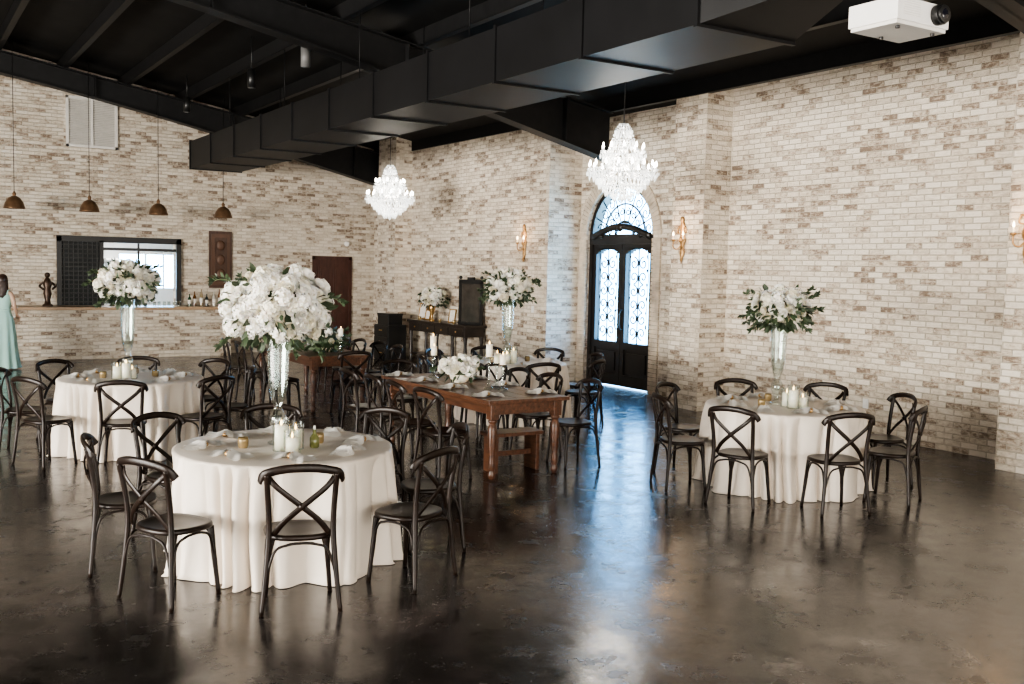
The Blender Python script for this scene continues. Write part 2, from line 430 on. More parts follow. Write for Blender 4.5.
# pass-through window
b=MB()
b.box((2.93,YB-.07,OZ0),(3.02,YB,2.46)); b.box((5.28,YB-.07,OZ0),(5.38,YB+.02,2.46)); b.box((2.93,YB-.07,2.36),(5.38,YB+.02,2.48)); b.box((3.74,YB-.07,OZ0),(3.82,YB+.02,2.4))
b.box((3.02,YB-.03,OZ0),(3.74,YB,2.36),1)
for i in range(14):
    z=1.12+i*.09
    b.box((3.03,YB-.045,z),(3.73,YB-.029,z+.02))
for i in range(8):
    xx=3.06+i*.09; b.box((xx,YB-.05,OZ0),(xx+.015,YB-.028,2.36))
b.box((3.82,YB-.03,2.2),(5.28,YB,2.26)); b.box((4.52,YB+.1,OZ0),(4.56,YB+.14,2.36))
b.obj('window_1',[BLK,pm('dark_panel',(.02,.022,.022),.6,spec=.2)])
# kitchen behind
b=MB()
b.box((2.2,YB+.3,0),(2.3,25,2.9)); b.box((7.2,YB+.3,0),(7.3,25,2.9)); b.box((2.2,YB+.3,2.8),(7.3,25.1,2.9))
b.box((2.2,25,0),(4.7,25.1,2.9)); b.box((6.0,25,0),(7.3,25.1,2.9)); b.box((4.7,25,0),(6.0,25.1,1.35)); b.box((4.7,25,2.15),(6.0,25.1,2.9))
b.box((5.28,25,1.35),(5.32,25.08,2.15)); b.box((5.7,25,1.35),(5.73,25.08,2.15))
b.obj('wall_kitchen',[KITW])
b=MB(); b.box((3.0,24.3,0),(6.8,24.95,.9)); b.box((2.95,24.25,.9),(6.85,24.98,.95),1)
b.obj('kitchen_counter',[KITW,GREY])
b=MB(); b.box((3.9,24.4,.955),(4.5,24.9,1.75)); b.box((3.94,24.37,1.0),(4.46,24.4,1.7),1); b.box((4.9,24.5,.955),(5.2,24.8,1.3),1); b.box((4.3,24.4,2.0),(4.65,24.98,2.04))
b.obj('kitchen_appliance',[WHITE,GREY])
# bar
b=MB(); b.box((-3,21.42,0),(6.3,YB-.002,1.0))
b.box((-3.1,21.22,1.0),(6.42,YB-.002,1.055),1)
b.obj('bar_counter',[BRB,pm('oak_bar_top',(.33,.22,.13),.35,var=.2,stretch=(1,8,8))])
b=MB()
b.box((5.98,YB-.04,1.44),(6.48,YB,2.68)); b.box((6.03,YB-.055,1.5),(6.43,YB-.03,2.62),1); b.box((6.10,YB-.07,1.58),(6.36,YB-.05,2.54))
for z in (1.75,2.06,2.37): b.ball((6.23,YB-.07,z),.09,1,sc=(1,.3,1.2))
b.obj('carved_wall_panel',[DWOOD,pm('carved_wood',(.09,.045,.027),.5)])
b=MB()
b.box((3.13,YB-.05,4.27),(4.11,YB,4.32)); b.box((3.13,YB-.05,5.23),(4.11,YB,5.28)); b.box((3.13,YB-.05,4.27),(3.18,YB,5.28)); b.box((4.06,YB-.05,4.27),(4.11,YB,5.28))
b.box((3.15,YB-.012,4.29),(4.09,YB,5.26),1)
for i in range(26):
    z=4.33+i*.035; b.add([(3.18,YB-.014,z+.026),(4.06,YB-.014,z+.026),(4.06,YB-.042,z),(3.18,YB-.042,z)],[(0,1,2,3)])
b.box((3.6,YB-.046,4.3),(3.64,YB-.01,5.25))
b.obj('vent_grille',[VENTM,pm('vent_shadow',(.42,.40,.37),.6)])
# dome pendants
b=MB()
b.lathe([(.02,.22),(.05,.21),(.11,.17),(.16,.09),(.185,0),(.19,-.02),(.18,-.02),(.15,.08),(.1,.15),(.03,.19)],n=24,mi=0,caps=False)
b.lathe([(.03,.21),(.035,.26),(.015,.3)],n=12,mi=0)
b.ball((0,0,.04),.045,1)
DB=pm('dim_bulb',(.9,.8,.6),.4,emis=(1,.7,.4),estr=1.2)
for X in (2.08,3.40,4.70,6.01):
    bb=MB(); bb.v=list(b.v);bb.f=list(b.f);bb.m=list(b.m);bb.s=list(b.s)
    bb.cyl((0,0,.29),(0,0,roofz(X)-2.95-.0),.007,n=6,mi=2)
    bb.obj('pendant_light',[COPPER,DB,BLK],(X,21.0,2.95))
for (X,Y_,z) in ((4.97,13.4,4.85),(4.97,15.8,4.9),(4.97,19.8,5.0)):
    b=MB(); b.cyl((0,0,-.13),(0,0,.15),.065,n=16); b.cyl((0,0,-.135),(0,0,-.12),.05,mi=1,n=16); b.cyl((0,0,.15),(0,0,roofz(X)-z),.012,n=8)
    b.obj('ceiling_spotlight',[GREY if Y_<14 else BLK,GREY],(X,Y_,z))
# projector
b=MB()
b.box((-.22,-.16,-.06),(.22,.16,.06)); b.box((-.21,-.15,-.08),(.21,.15,-.06),1)
b.cyl((.11,-.2,.0),(.11,-.15,.0),.055,n=24,mi=2); b.cyl((.11,-.215,.0),(.11,-.2,.0),.048,n=24,mi=2); b.ball((.11,-.205,0),.038,3,sc=(1,.4,1))
for i in range(7): b.box((-.17,-.162,-.03+i*.012),(-.03,-.159,-.026+i*.012),1)
for xx,yy in ((-.15,-.11),(.15,-.11),(0,.11)): b.cyl((xx,yy,-.095),(xx,yy,-.08),.012,mi=2)
b.cyl((0,0,.06),(0,0,roofz(4.25)-3.3+.3),.022,mi=4); b.box((-.1,-.08,.09),(.1,.08,.1),4)
o=b.obj('ceiling_projector',[WHITE,VENTM,BLK,LENS,BLK],(4.22,3.22,3.262),0,bevel=.012); o.scale=(.88,.88,.88)
b=MB(); b.lathe([(.06,.0),(.06,.04),(.045,.08),(.02,.095),(.001,.1)],n=20,M=Matrix.Rotation(math.pi/2,4,'X')); b.obj('security_camera',[WHITE],(9.2,YB,2.5)) 
b=MB(); b.box((9.893,15.0,1.22),(9.9,15.08,1.34)); b.box((9.888,15.03,1.26),(9.894,15.05,1.30)); b.obj('light_switch',[WHITE])
b=MB(); b.box((10.392,8.1,.35),(10.4,8.18,.47)); b.box((10.388,8.12,.38),(10.393,8.16,.44)); b.obj('wall_outlet',[WHITE])

# ------------------------------------------------------------------ chandelier
def chandelier():
    b=MB()
    prof=[(.01,.02),(.035,.04),(.05,.08),(.02,.12),(.03,.16),(.045,.20),(.02,.24),(.015,.38),(.04,.42),(.02,.46),(.012,.6),(.035,.66),(.015,.7),(.01,.86),(.03,.9),(.01,.95)]
    b.lathe(prof,n=12,mi=1)
    b.cyl((0,0,.94),(0,0,2.02),.007,n=6,mi=3)
    b.lathe([(.06,2.02),(.06,2.06)],n=16,mi=3)
    def ring(r,z,nn,h,w,row=1,dz=.05,sh=.13):
        for q in range(row):
            for i in range(nn):
                a=2*math.pi*(i+.5*(q%2))/nn
                rr=r*(1-sh*q)
                b.octa((rr*math.cos(a),rr*math.sin(a),z-q*dz-h*.4),w,h,0)
    def circ(r,z,th=.006):
        b.tube([(r*math.cos(2*math.pi*i/32),r*math.sin(2*math.pi*i/32),z) for i in range(32)],th,6,1,closed=True)
    def arms(nn,r,z,zc,off=0):
        for i in range(nn):
            a=2*math.pi*(i+off)/nn; c,s=math.cos(a),math.sin(a)
            path=[(.03,zc),(.3*r,zc-.07),(.75*r,z-.09),(r,z)]
            b.tube(spline([(p*c,p*s,q) for p,q in path],5),.006,6,1)
            M=Matrix.Translation((r*c,r*s,z))
            b.lathe([(.008,0),(.035,.015),(.04,.022),(.012,.025),(.011,.06)],n=10,mi=0,M=M)
            b.lathe([(.008,.06),(.014,.075),(.012,.1),(.002,.13)],n=8,mi=2,M=M)
            for k in range(6):
                aa=k*math.pi/3+a
                b.octa((r*c+.038*math.cos(aa),r*s+.038*math.sin(aa),z-.035),.009,.065,0)
            b.octa((r*c,r*s,z-.08),.014,.09,0)
            b.octa((.72*r*c,.72*r*s,z-.14),.012,.08,0)
    arms(16,.43,.33,.40); arms(10,.27,.56,.62,.5)
    circ(.38,.29); ring(.38,.29,40,.08,.012,3,.06,.1); circ(.24,.53); ring(.24,.53,28,.07,.011,3,.055,.12)
    circ(.15,.72); ring(.15,.72,20,.07,.011,2,.05)
    circ(.11,.86); ring(.11,.86,16,.07,.011,2,.045); circ(.25,.13); ring(.25,.13,28,.08,.012,2,.05); ring(.13,.05,16,.08,.012,2,.04)
    def strands(r0,z0,r1,z1,nn,sag,cnt):
        for i in range(nn):
            a=2*math.pi*i/nn
            for j in range(cnt):
                t=(j+.5)/cnt; rr=r0+(r1-r0)*t; z=z0+(z1-z0)*t-sag*math.sin(math.pi*t)
                b.octa((rr*math.cos(a),rr*math.sin(a),z),.009,.028,0)
    strands(.11,.86,.24,.53,22,.05,10); strands(.24,.53,.38,.29,30,.06,9); strands(.38,.29,.25,.13,30,.0,6); strands(.25,.13,.02,.0,24,.03,7); strands(.05,.94,.11,.86,14,.0,3)
    b.ball((0,0,-.02),.035,0); b.octa((0,0,-.06),.015,.07,0)
    return b
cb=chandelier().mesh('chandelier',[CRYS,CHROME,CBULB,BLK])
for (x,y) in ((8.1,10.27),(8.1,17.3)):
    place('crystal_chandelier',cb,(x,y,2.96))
    for dz in (.25,.5):
        l=bpy.data.lights.new('chandelier_glow','POINT'); l.energy=36; l.color=(1,.88,.74); l.shadow_soft_size=.3
        o=bpy.data.objects.new('chandelier_glow',l); COL.objects.link(o); o.location=(x,y,2.96+dz)
# ------------------------------------------------------------------ sconces (face -X)
def sconce():
    b=MB()
    pts=[(0,-.28,.01),(0,-.2,.05),(0,-.1,.035),(0,0,.07),(0,.1,.045),(0,.2,.055),(0,.27,.03),(0,.33,.008)]
    vs=[];fs=[]
    pr=spline([Vector((w,z,0)) for _,z,w in pts],4)
    for p in pr:
        w,z=p.x,p.y
        for k in range(9):
            t=-1+2*k/8
            vs.append((-.012-.03*math.sqrt(max(0,1-t*t)),t*w,z))
    m=len(pr)
    for i in range(m-1):
        for k in range(8): fs.append((i*9+k,i*9+k+1,(i+1)*9+k+1,(i+1)*9+k))
    b.add(vs,fs,0,True)
    b.box((-.013,-.03,-.2),(0,.03,.25))
    b.ball((-.03,0,.3),.035,0,sc=(.7,1,1.4)); b.ball((-.04,0,0),.045,0,sc=(.7,1,1)); b.octa((-.03,0,-.28),.03,.12,0)
    for s in (-1,1):
        b.tube(spline([(-.03,0,-.06),(-.07,s*.05,-.13),(-.10,s*.10,-.10),(-.10,s*.105,-.02)],6),.01,8,0)
        b.lathe([(.01,-.02),(.032,0),(.027,.012),(.014,.015)],(-.10,s*.105,0),12,0)
        b.cyl((-.10,s*.105,.01),(-.10,s*.105,.07),.010,n=10,mi=1)
        b.lathe([(.007,.07),(.013,.085),(.010,.105),(.002,.13)],(-.10,s*.105,0),10,2)
        b.tube(spline([(-.02,s*.02,.1),(-.03,s*.09,.12),(-.03,s*.07,.2),(-.03,s*.03,.17)],6),.009,6,0)
    return b.mesh('sconce',[GOLDB,CANDLE,BULB])
sm=sconce()
for y in (15.35,11.08,5.86):
    place('wall_sconce',sm,(9.9,y,2.47))
    l=bpy.data.lights.new('sconce_glow','POINT'); l.energy=5; l.color=(1,.62,.32); l.shadow_soft_size=.06
    o=bpy.data.objects.new('sconce_glow',l); COL.objects.link(o); o.location=(9.66,y,2.64)

# ------------------------------------------------------------------ chair (faces +Y)
def chair():
    b=MB()
    n=36
    def ringp(k,z,dx=0):
        out=[]
        for i in range(n):
            a=2*math.pi*i/n; c,s=math.cos(a),math.sin(a)
            x=math.copysign(abs(c)**.72,c)*.215; y=math.copysign(abs(s)**.72,s)*.20
            x*=1+.07*(y/.2)
            out.append((x*k,y*k,z))
        return out
    rings=[ringp(.9,.425),ringp(.985,.43),ringp(1,.442),ringp(.985,.458),ringp(.93,.462),ringp(.8,.456),ringp(.4,.452),ringp(.05,.452)]
    vs=[v for r in rings for v in r]; fs=[]
    for i in range(len(rings)-1):
        for k in range(n):
            k2=(k+1)%n; fs.append((i*n+k,i*n+k2,(i+1)*n+k2,(i+1)*n+k))
    fs.append(tuple(range(n-1,-1,-1))); fs.append(tuple(range((len(rings)-1)*n,len(rings)*n)))
    b.add(vs,fs,0,True)
    for s in (-1,1):
        b.tube(spline([(s*.165,.15,.43),(s*.18,.16,.25),(s*.2,.18,0)],5),[.0185]*4+[.017]*3+[.015]*4,10)
        b.tube(spline([(s*.232,-.225,0),(s*.208,-.205,.22),(s*.19,-.188,.45),(s*.19,-.196,.6),(s*.198,-.22,.75),(s*.203,-.24,.84)],5),[.014+.004*min(1,i/8) for i in range(26)],10)
    rail=spline([(-.242,-.20,.79),(-.232,-.218,.82),(-.2,-.24,.848),(-.1,-.267,.872),(0,-.275,.878),(.1,-.267,.872),(.2,-.24,.848),(.232,-.218,.82),(.242,-.20,.79)],5)
    b.sweep(rail,ell(.012,.026,10),0,up=(0,0,1))
    for s in (-1,1):
        o=.007*s
        b.sweep(spline([(-s*.19,-.225+o,.815),(-s*.135,-.25+o,.755),(0,-.245+o,.645),(s*.1,-.218+o,.555),(s*.165,-.18,.465)],5),ell(.0175,.006,8),0,up=(0,1,.1))
    b.cyl((0,-.258,.645),(0,-.228,.645),.02,n=12)
    def brace(p,q):
        p=Vector(p);q=Vector(q); m=(p+q)/2
        a=p.lerp(q,.12); a.z=.37; c=p.lerp(q,.88); c.z=.37; m.z=.418; a2=p.lerp(q,.3);a2.z=.41;c2=p.lerp(q,.7);c2.z=.41
        b.tube(spline([p,a,a2,m,c2,c,q],5),.0085,8)
    F=[(.185,.165,.2),(-.185,.165,.2)]; Bk=[(.208,-.206,.2),(-.208,-.206,.2)]
    brace(F[0],F[1]); brace(Bk[0],Bk[1]); brace(F[0],Bk[0]); brace(F[1],Bk[1])
    return b.mesh('dining_chair',[CHAIR])
CH=chair()
def put_chair(x,y,fx,fy,jit=.04):
    dx,dy=fx-x,fy-y
    place('dining_chair',CH,(x,y,0),math.atan2(-dx,dy)+U(-jit,jit)*2,scale=(.96,.96,.975))
CYAW=math.radians(32.2)
def around(cx,cy,base,r=1.0,n=8):
    for i in range(n):
        a=math.radians(base+i*360/n)-CYAW
        rr=r+U(0,.03)
        put_chair(cx+rr*math.cos(a),cy+rr*math.sin(a),cx,cy)

# ------------------------------------------------------------------ round table w/ cloth
def round_table(seed,base):
    rnd=random.Random(seed)
    b=MB()
    n=720
    ph=[rnd.uniform(0,6.28) for _ in range(8)]
    a0=math.radians(base)-CYAW
    # rounded lobes with tight creases between them; lobe width and depth vary round the table
    def fold(a):
        p=15*a+1.3*math.sin(3*a+ph[0])+.8*math.sin(7*a+ph[1])+.5*math.sin(11*a+ph[2])
        l=abs(math.sin(p))
        dep=.55+.30*math.sin(4*a+ph[3])+.15*math.sin(9*a+ph[4])
        return (1-l)**1.25*dep
    prof=[(.0,.762,0),(.3,.762,0),(.6,.762,0),(.712,.7615,0),(.73,.757,0),(.738,.745,.12),(.743,.72,.30),(.747,.68,.46),(.751,.62,.6),(.756,.54,.72),(.761,.44,.81),(.766,.34,.88),(.772,.24,.93),(.778,.14,.97),(.785,.06,1.0),(.793,.012,1.05),(.806,.004,1.1)]
    vs=[];fs=[]
    for (r,z,w) in prof:
        for k in range(n):
            a=2*math.pi*k/n
            f=fold(a+.035*math.sin(4*z+a*3)*w)
            gap=.5-.5*math.cos(8*(a-a0))
            rr=r-.13*w*f-.05*w*(1-gap)**.6+.06*gap*gap*max(0,w-.3)*(1-f)
            vs.append((rr*math.cos(a),rr*math.sin(a),z))
    for i in range(len(prof)-1):
        for k in range(n):
            k2=(k+1)%n
            fs.append((i*n+k,(i+1)*n+k,(i+1)*n+k2,i*n+k2))
    b.add(vs,fs,0,True)
    b.lathe([(.56,.73),(.58,.735),(.58,.75),(.56,.755)],n=48,mi=1)
    b.cyl((0,0,0),(0,0,.73),.05,mi=1)
    return b.mesh('round_table',[CLOTH,DWOOD])
# ------------------------------------------------------------------ flowers
def bloom(b,c,ax,Rr,mi,rnd,layers=((3,.2,.72),(4,.5,.85),(5,.9,.92),(6,1.35,.95))):
    ax=ax.normalized(); t1=ax.orthogonal().normalized(); t2=ax.cross(t1)
    for (n,th,ln) in layers:
        ph=rnd.uniform(0,6.28)
        for i in range(n):
            a=ph+2*math.pi*i/n+rnd.uniform(-.15,.15)
            rad=t1*math.cos(a)+t2*math.sin(a); sd=ax.cross(rad)
            th2=th+rnd.uniform(-.1,.1)
            d=ax*math.cos(th2)+rad*math.sin(th2); nrm=rad*math.cos(th2)-ax*math.sin(th2)
            vs=[];Ln=Rr*ln
            for s in (0,.5,1):
                for w in (-1,0,1):
                    wd=Ln*(.3,.72,.62)[int(s*2)]*w
                    p=c+d*(s*Ln*(1-.12*abs(w)*(s==1)))+sd*wd+nrm*(Ln*(.34*math.sin(s*2.6)-(.26*abs(w)*s)))
                    vs.append(p)
            b.add(vs,[(0,1,4,3),(1,2,5,4),(3,4,7,6),(4,5,8,7)],mi,True)
def hydrangea(b,c,ax,Rr,mi,rnd):
    ax=ax.normalized(); t1=ax.orthogonal().normalized(); t2=ax.cross(t1)
    b.ball(c,Rr*.72,1,10,6)
    N=26; ga=2.39996
    for i in range(N):
        z=1-(i+.5)/N*1.35; r=math.sqrt(max(0,1-z*z)); a=i*ga
        d=(ax*z+t1*r*math.cos(a)+t2*r*math.sin(a)).normalized()
        p=c+d*Rr*rnd.uniform(.84,1.02)
        u=d.orthogonal().normalized(); v=d.cross(u); ph=rnd.uniform(0,1.57)
        s=Rr*.34
        for k in range(4):
            aa=ph+k*math.pi/2; e=u*math.cos(aa)+v*math.sin(aa); f=d.cross(e)
            b.add([p,p+e*s*.6+f*s*.45+d*s*.15,p+e*s+d*s*.05,p+e*s*.6-f*s*.45+d*s*.15],[(0,1,2,3)],mi,False)
def leaf(b,p,d,ln,w,mi,rnd):
    d=d.normalized(); sd=d.cross(Vector((rnd.uniform(-1,1),rnd.uniform(-1,1),rnd.uniform(-.2,1)))).normalized(); up=sd.cross(d)
    vs=[p,p+d*ln*.35+sd*w,p+d*ln*.35-up*w*.3,p+d*ln*.35-sd*w,p+d*ln*.75+sd*w*.6,p+d*ln*.75-up*w*.2,p+d*ln*.75-sd*w*.6,p+d*ln-up*w*.8]
    b.add(vs,[(0,1,2),(0,2,3),(1,4,5,2),(2,5,6,3),(4,7,5),(5,7,6)],mi,True)
def bouquet(b,c,rx,rz,N,Rb,rnd,nleaf=70,nsprig=10,bot=-.7,hyd=.3):
    c=Vector(c)
    b.ball(c,1,2,16,10,sc=(rx*.78,rx*.78,rz*.78))
    ga=math.pi*(3-math.sqrt(5)); p1=rnd.uniform(0,6);p2=rnd.uniform(0,6)
    for i in range(N):
        z=1-(i+.5)/N*(1-bot); r=math.sqrt(max(0,1-z*z)); a=i*ga+rnd.uniform(-.15,.15)
        if rnd.random()<.07: continue
        d=Vector((r*math.cos(a),r*math.sin(a),z))
        k=rnd.uniform(.82,1.06)*(1+.07*math.sin(3*a+p1)*math.cos(4*z+p2))
        p=c+Vector((d.x*rx*k,d.y*rx*k,d.z*rz*k))
        p=p-d*Rb*.6
        ax=(d+Vector((rnd.uniform(-.35,.35),rnd.uniform(-.35,.35),rnd.uniform(-.1,.4))))
        if rnd.random()<hyd: hydrangea(b,p,ax,Rb*rnd.uniform(1.0,1.35),0 if rnd.random()<.8 else 1,rnd)
        else: bloom(b,p,ax,Rb*rnd.uniform(.75,1.3),0 if rnd.random()<.65 else 1,rnd)
    for i in range(nleaf):
        z=rnd.uniform(-.95,.9) if rnd.random()<.5 else rnd.uniform(-.95,.0); r=math.sqrt(max(0,1-z*z)); a=rnd.uniform(0,6.28)
        d=Vector((r*math.cos(a),r*math.sin(a),z)); p=c+Vector((d.x*rx,d.y*rx,d.z*rz))*.87
        leaf(b,p,d+Vector((rnd.uniform(-.5,.5),rnd.uniform(-.5,.5),rnd.uniform(-.5,.3))),rnd.uniform(.07,.12),rnd.uniform(.015,.026),2,rnd)
    for i in range(nsprig):
        z=rnd.uniform(-.7,.6); r=math.sqrt(1-z*z); a=rnd.uniform(0,6.28)
        d=Vector((r*math.cos(a),r*math.sin(a),z)); p=c+Vector((d.x*rx,d.y*rx,d.z*rz))*.7
        q=p+d*rx*.42; e=q+(d+Vector((0,0,rnd.uniform(-.9,.3)))).normalized()*rx*.24
        path=spline([p,q,e],5); b.tube(path,.003,4,3)
        for j in range(4,len(path)):
            for _ in range(2):
                leaf(b,path[j],d+Vector((rnd.uniform(-1,1),rnd.uniform(-1,1),rnd.uniform(-1,1)))*.8,.055,.013,2,rnd)
FM=[PET,PET2,LEAF,STEM,GLASS,CANDLE]
def tall_centerpiece(seed,rx,rz,N,Rb,cz,nleaf,nsprig,hyd=.3):
    rnd=random.Random(seed); b=MB()
    h=cz-rz*.55-.764
    prof=[(.07,0),(.07,.012),(.03,.03),(.022,.06),(.035,.09),(.055,.14),(.055,.19),(.03,.24),(.028,.26),(.05,.32),(.065,.40),(.072,.5*1),(.082,h)]
    prof=[p for p in prof if p[1]<=h]
    b.lathe(prof,n=28,mi=4,caps=True)
    b.lathe([(r-.008,z) for r,z in prof[9:]],n=28,mi=4,caps=False)
    b.ball((0,0,.16),.03,4)
    for i in range(5):
        a=i*1.3; b.tube([(.02*math.cos(a),.02*math.sin(a),h-.12),(.05*math.cos(a+1),.05*math.sin(a+1),h+.05)],.004,5,3)
    bouquet(b,(0,0,cz-.764),rx,rz,N,Rb,rnd,nleaf,nsprig,hyd=hyd)
    return b.mesh('tall_centerpiece',FM)
# ------------------------------------------------------------------ small table things
def pillar_candles():
    b=MB()
    for (x,y,h,r) in ((0,0,.17,.042),(.11,.03,.13,.042),(.04,-.10,.10,.042)):
        b.cyl((x,y,.006),(x,y,h),r,n=20,mi=0)
        b.lathe([(r+.014,0),(r+.014,h+.05)],(x,y,0),24,1,caps=False); b.lathe([(r+.014,0),(r+.014,.005)],(x,y,0),24,1)
        b.lathe([(.003,h),(.008,h+.012),(.006,h+.025),(.001,h+.04)],(x,y,0),8,2)
    return b.mesh('pillar_candles',[CANDLE,GLASS,FLAME])
def votive():
    b=MB(); b.lathe([(.028,0),(.034,.01),(.036,.05),(.034,.07),(.030,.07),(.030,.02)],n=20,mi=0,caps=True); b.cyl((0,0,.02),(0,0,.045),.028,mi=1)
    return b.mesh('votive_candle',[AMBER,CANDLE])
def napkin():
    b=MB()
    for k,(w,l,z) in enumerate(((.075,.15,.004),(.068,.145,.014),(.055,.135,.025))):
        vs=[];nx,ny=4,12
        for j in range(ny+1):
            for i in range(nx+1):
                t=j/ny; pin=1-.55*math.exp(-((t-.5)/.12)**2)
                vs.append(((-1+2*i/nx)*w*pin,(-1+2*t)*l,z+.010*math.sin(i*2+t*5)**2+.022*math.exp(-((t-.5)/.15)**2)))
        fs=[(j*(nx+1)+i,j*(nx+1)+i+1,(j+1)*(nx+1)+i+1,(j+1)*(nx+1)+i) for j in range(ny) for i in range(nx)]
        b.add(vs,fs,0,True)
    b.lathe([(.034,-.012),(.038,0),(.034,.012)],n=16,mi=1,M=Matrix.Translation((0,0,.026))@Matrix.Rotation(math.pi/2,4,'X')@Matrix.Diagonal((1,.6,1,1)),caps=False)
    return b.mesh('folded_napkin',[NAP,GOLD])
PC=pillar_candles(); VO=votive(); NP=napkin()
TZ=.763
def dress(cx,cy,base,n=8,r=.53):
    for i in range(n):
        a=math.radians(base+i*360/n)-CYAW
        place('folded_napkin',NP,(cx+r*math.cos(a),cy+r*math.sin(a),TZ),a-math.pi/2+U(-.25,.25)+(1.57 if i%3==1 else .6))
T=[('T1',2.29,6.53,-72),('T2',7.22,6.58,235),('T3',2.19,11.05,-73),('T4',7.05,11.2,-72)]
cps=[tall_centerpiece(1,.36,.285,175,.053,1.70,130,12,.45),tall_centerpiece(2,.27,.20,90,.052,1.69,190,20,.2),tall_centerpiece(5,.31,.23,115,.054,1.76,170,18,.3)]
for i,(nm,cx,cy,base) in enumerate(T):
    place('round_table',round_table(3+i*5,base),(cx,cy,0),0)
    around(cx,cy,base)
    dress(cx,cy,base)
    place('tall_flower_centerpiece',cps[[0,1,2,2][i]],(cx-.02,cy+.08,TZ),i*1.3)
    place('pillar_candles',PC,(cx-.09,cy-.19,TZ),i)
    place('votive_candle',VO,(cx-.28,cy+.02,TZ)); place('votive_candle',VO,(cx+.24,cy-.02,TZ)); place('votive_candle',VO,(cx+.1,cy+.3,TZ))
b=MB(); b.lathe([(.028,0),(.032,.01),(.032,.07),(.012,.095),(.012,.12),(.015,.122)],n=16,mi=0); b.cyl((0,0,.122),(0,0,.15),.008,mi=1)
b.obj('amber_bottle',[pm('green_glass_bottle',(.16,.17,.06),.15),WHITE],(2.44,6.36,TZ))

# ------------------------------------------------------------------ farm tables
def farm_table(w,l):
    b=MB(); T_=.765
    for i in range(5):
        x0=-w/2+i*w/5; b.box((x0+.0015,-l/2+.1,T_-.035),(x0+w/5-.0015,l/2-.1,T_))
    for s in (-1,1): 
        y0,y1=sorted((s*l/2,s*(l/2-.098))); b.box((-w/2,y0,T_-.036),(w/2,y1,T_))
    b.box((-w/2+.08,-l/2+.08,T_-.15),(-w/2+.105,l/2-.08,T_-.036)); b.box((w/2-.105,-l/2+.08,T_-.15),(w/2-.08,l/2-.08,T_-.036))
    b.box((-w/2+.08,-l/2+.08,T_-.15),(w/2-.08,-l/2+.105,T_-.036)); b.box((-w/2+.08,l/2-.105,T_-.15),(w/2-.08,l/2-.08,T_-.036))
    prof=[(.022,0),(.034,.02),(.036,.05),(.026,.08),(.032,.1),(.034,.16),(.028,.2),(.036,.26),(.042,.36),(.045,.46),(.04,.51),(.028,.53),(.044,.55),(.044,.565),(.03,.58)]
    for sx in (-1,1):
        for sy in (-1,1):
            x=sx*(w/2-.1); y=sy*(l/2-.1)
            b.lathe(prof,(x,y,0),20,0); b.box((x-.045,y-.045,.575),(x+.045,y+.045,T_-.036))
    return b.mesh('farm_table',[WOOD])
FT=farm_table(.92,2.4)
place('farm_table',FT,(5.2,9.1,0),0,bevel=.004)
place('farm_table',FT,(5.25,13.9,0),0,bevel=.004)
b=MB(); b.box((-.3,-.13,.36),(.3,.13,.395)); 
for sx in (-1,1):
    b.box((sx*.24-.02,-.11,0),(sx*.24+.02,.11,.36))
b.box((-.24,-.015,.15),(.24,.015,.2))
b.obj('wooden_bench',[WOOD],(5.25,8.3,0),0,bevel=.004)
for y in (8.3,8.92,9.54,10.16):
    put_chair(4.52+U(-.06,.03),y,9,y,.07); put_chair(5.92+U(-.03,.06),y,0,y,.07)
for y in (13.0,13.6,14.2,14.8):
    put_chair(4.55+U(-.06,.03),y,9,y,.07); put_chair(5.97+U(-.03,.06),y,0,y,.07)
put_chair(5.25,12.42,5.25,20); put_chair(5.2,10.65,5.2,0)
def low_arr(seed,rx,rz,N,Rb,nl,ns):
    rnd=random.Random(seed); b=MB(); b.lathe([(.05,0),(.09,.02),(.11,.08),(.10,.09)],n=20,mi=5)
    bouquet(b,(0,0,.17),rx,rz,N,Rb,rnd,nl,ns,bot=-.35,hyd=.1); return b.mesh('low_centerpiece',FM)
place('low_flower_centerpiece',low_arr(4,.22,.12,60,.050,30,2),(5.2,9.3,.767))
lowg=low_arr(9,.26,.17,20,.05,200,20)
place('greenery_centerpiece',lowg,(5.3,13.4,.767)); 
def candlestick(h):
    b=MB(); b.lathe([(.055,0),(.05,.012),(.015,.03),(.022,.07),(.012,.12),(.012,h*.55),(.02,h*.6),(.012,h*.66),(.04,h*.7),(.045,h*.72),(.03,h*.72)],n=20,mi=0)
    b.cyl((0,0,h*.72),(0,0,h),.033,n=20,mi=1); b.lathe([(.003,0),(.007,.012),(.001,.035)],(0,0,h),8,2)
    return b.mesh('candlestick',[GLASS,CANDLE,FLAME])
c1=candlestick(.46);c2=candlestick(.36)
for x,y,c in ((5.2,9.92,c1),(5.14,9.78,c2),(5.22,8.72,c1),(5.3,8.58,c2),(5.34,8.76,c2),(5.2,14.4,c1),(5.3,12.85,c2)):
    place('candlestick',c,(x,y,.766))
for y in (8.2,8.9,9.55,10.15):
    place('folded_napkin',NP,(4.9,y,.766),math.pi/2+U(-.2,.2)); place('folded_napkin',NP,(5.52,y,.766),math.pi/2+U(-.2,.2))

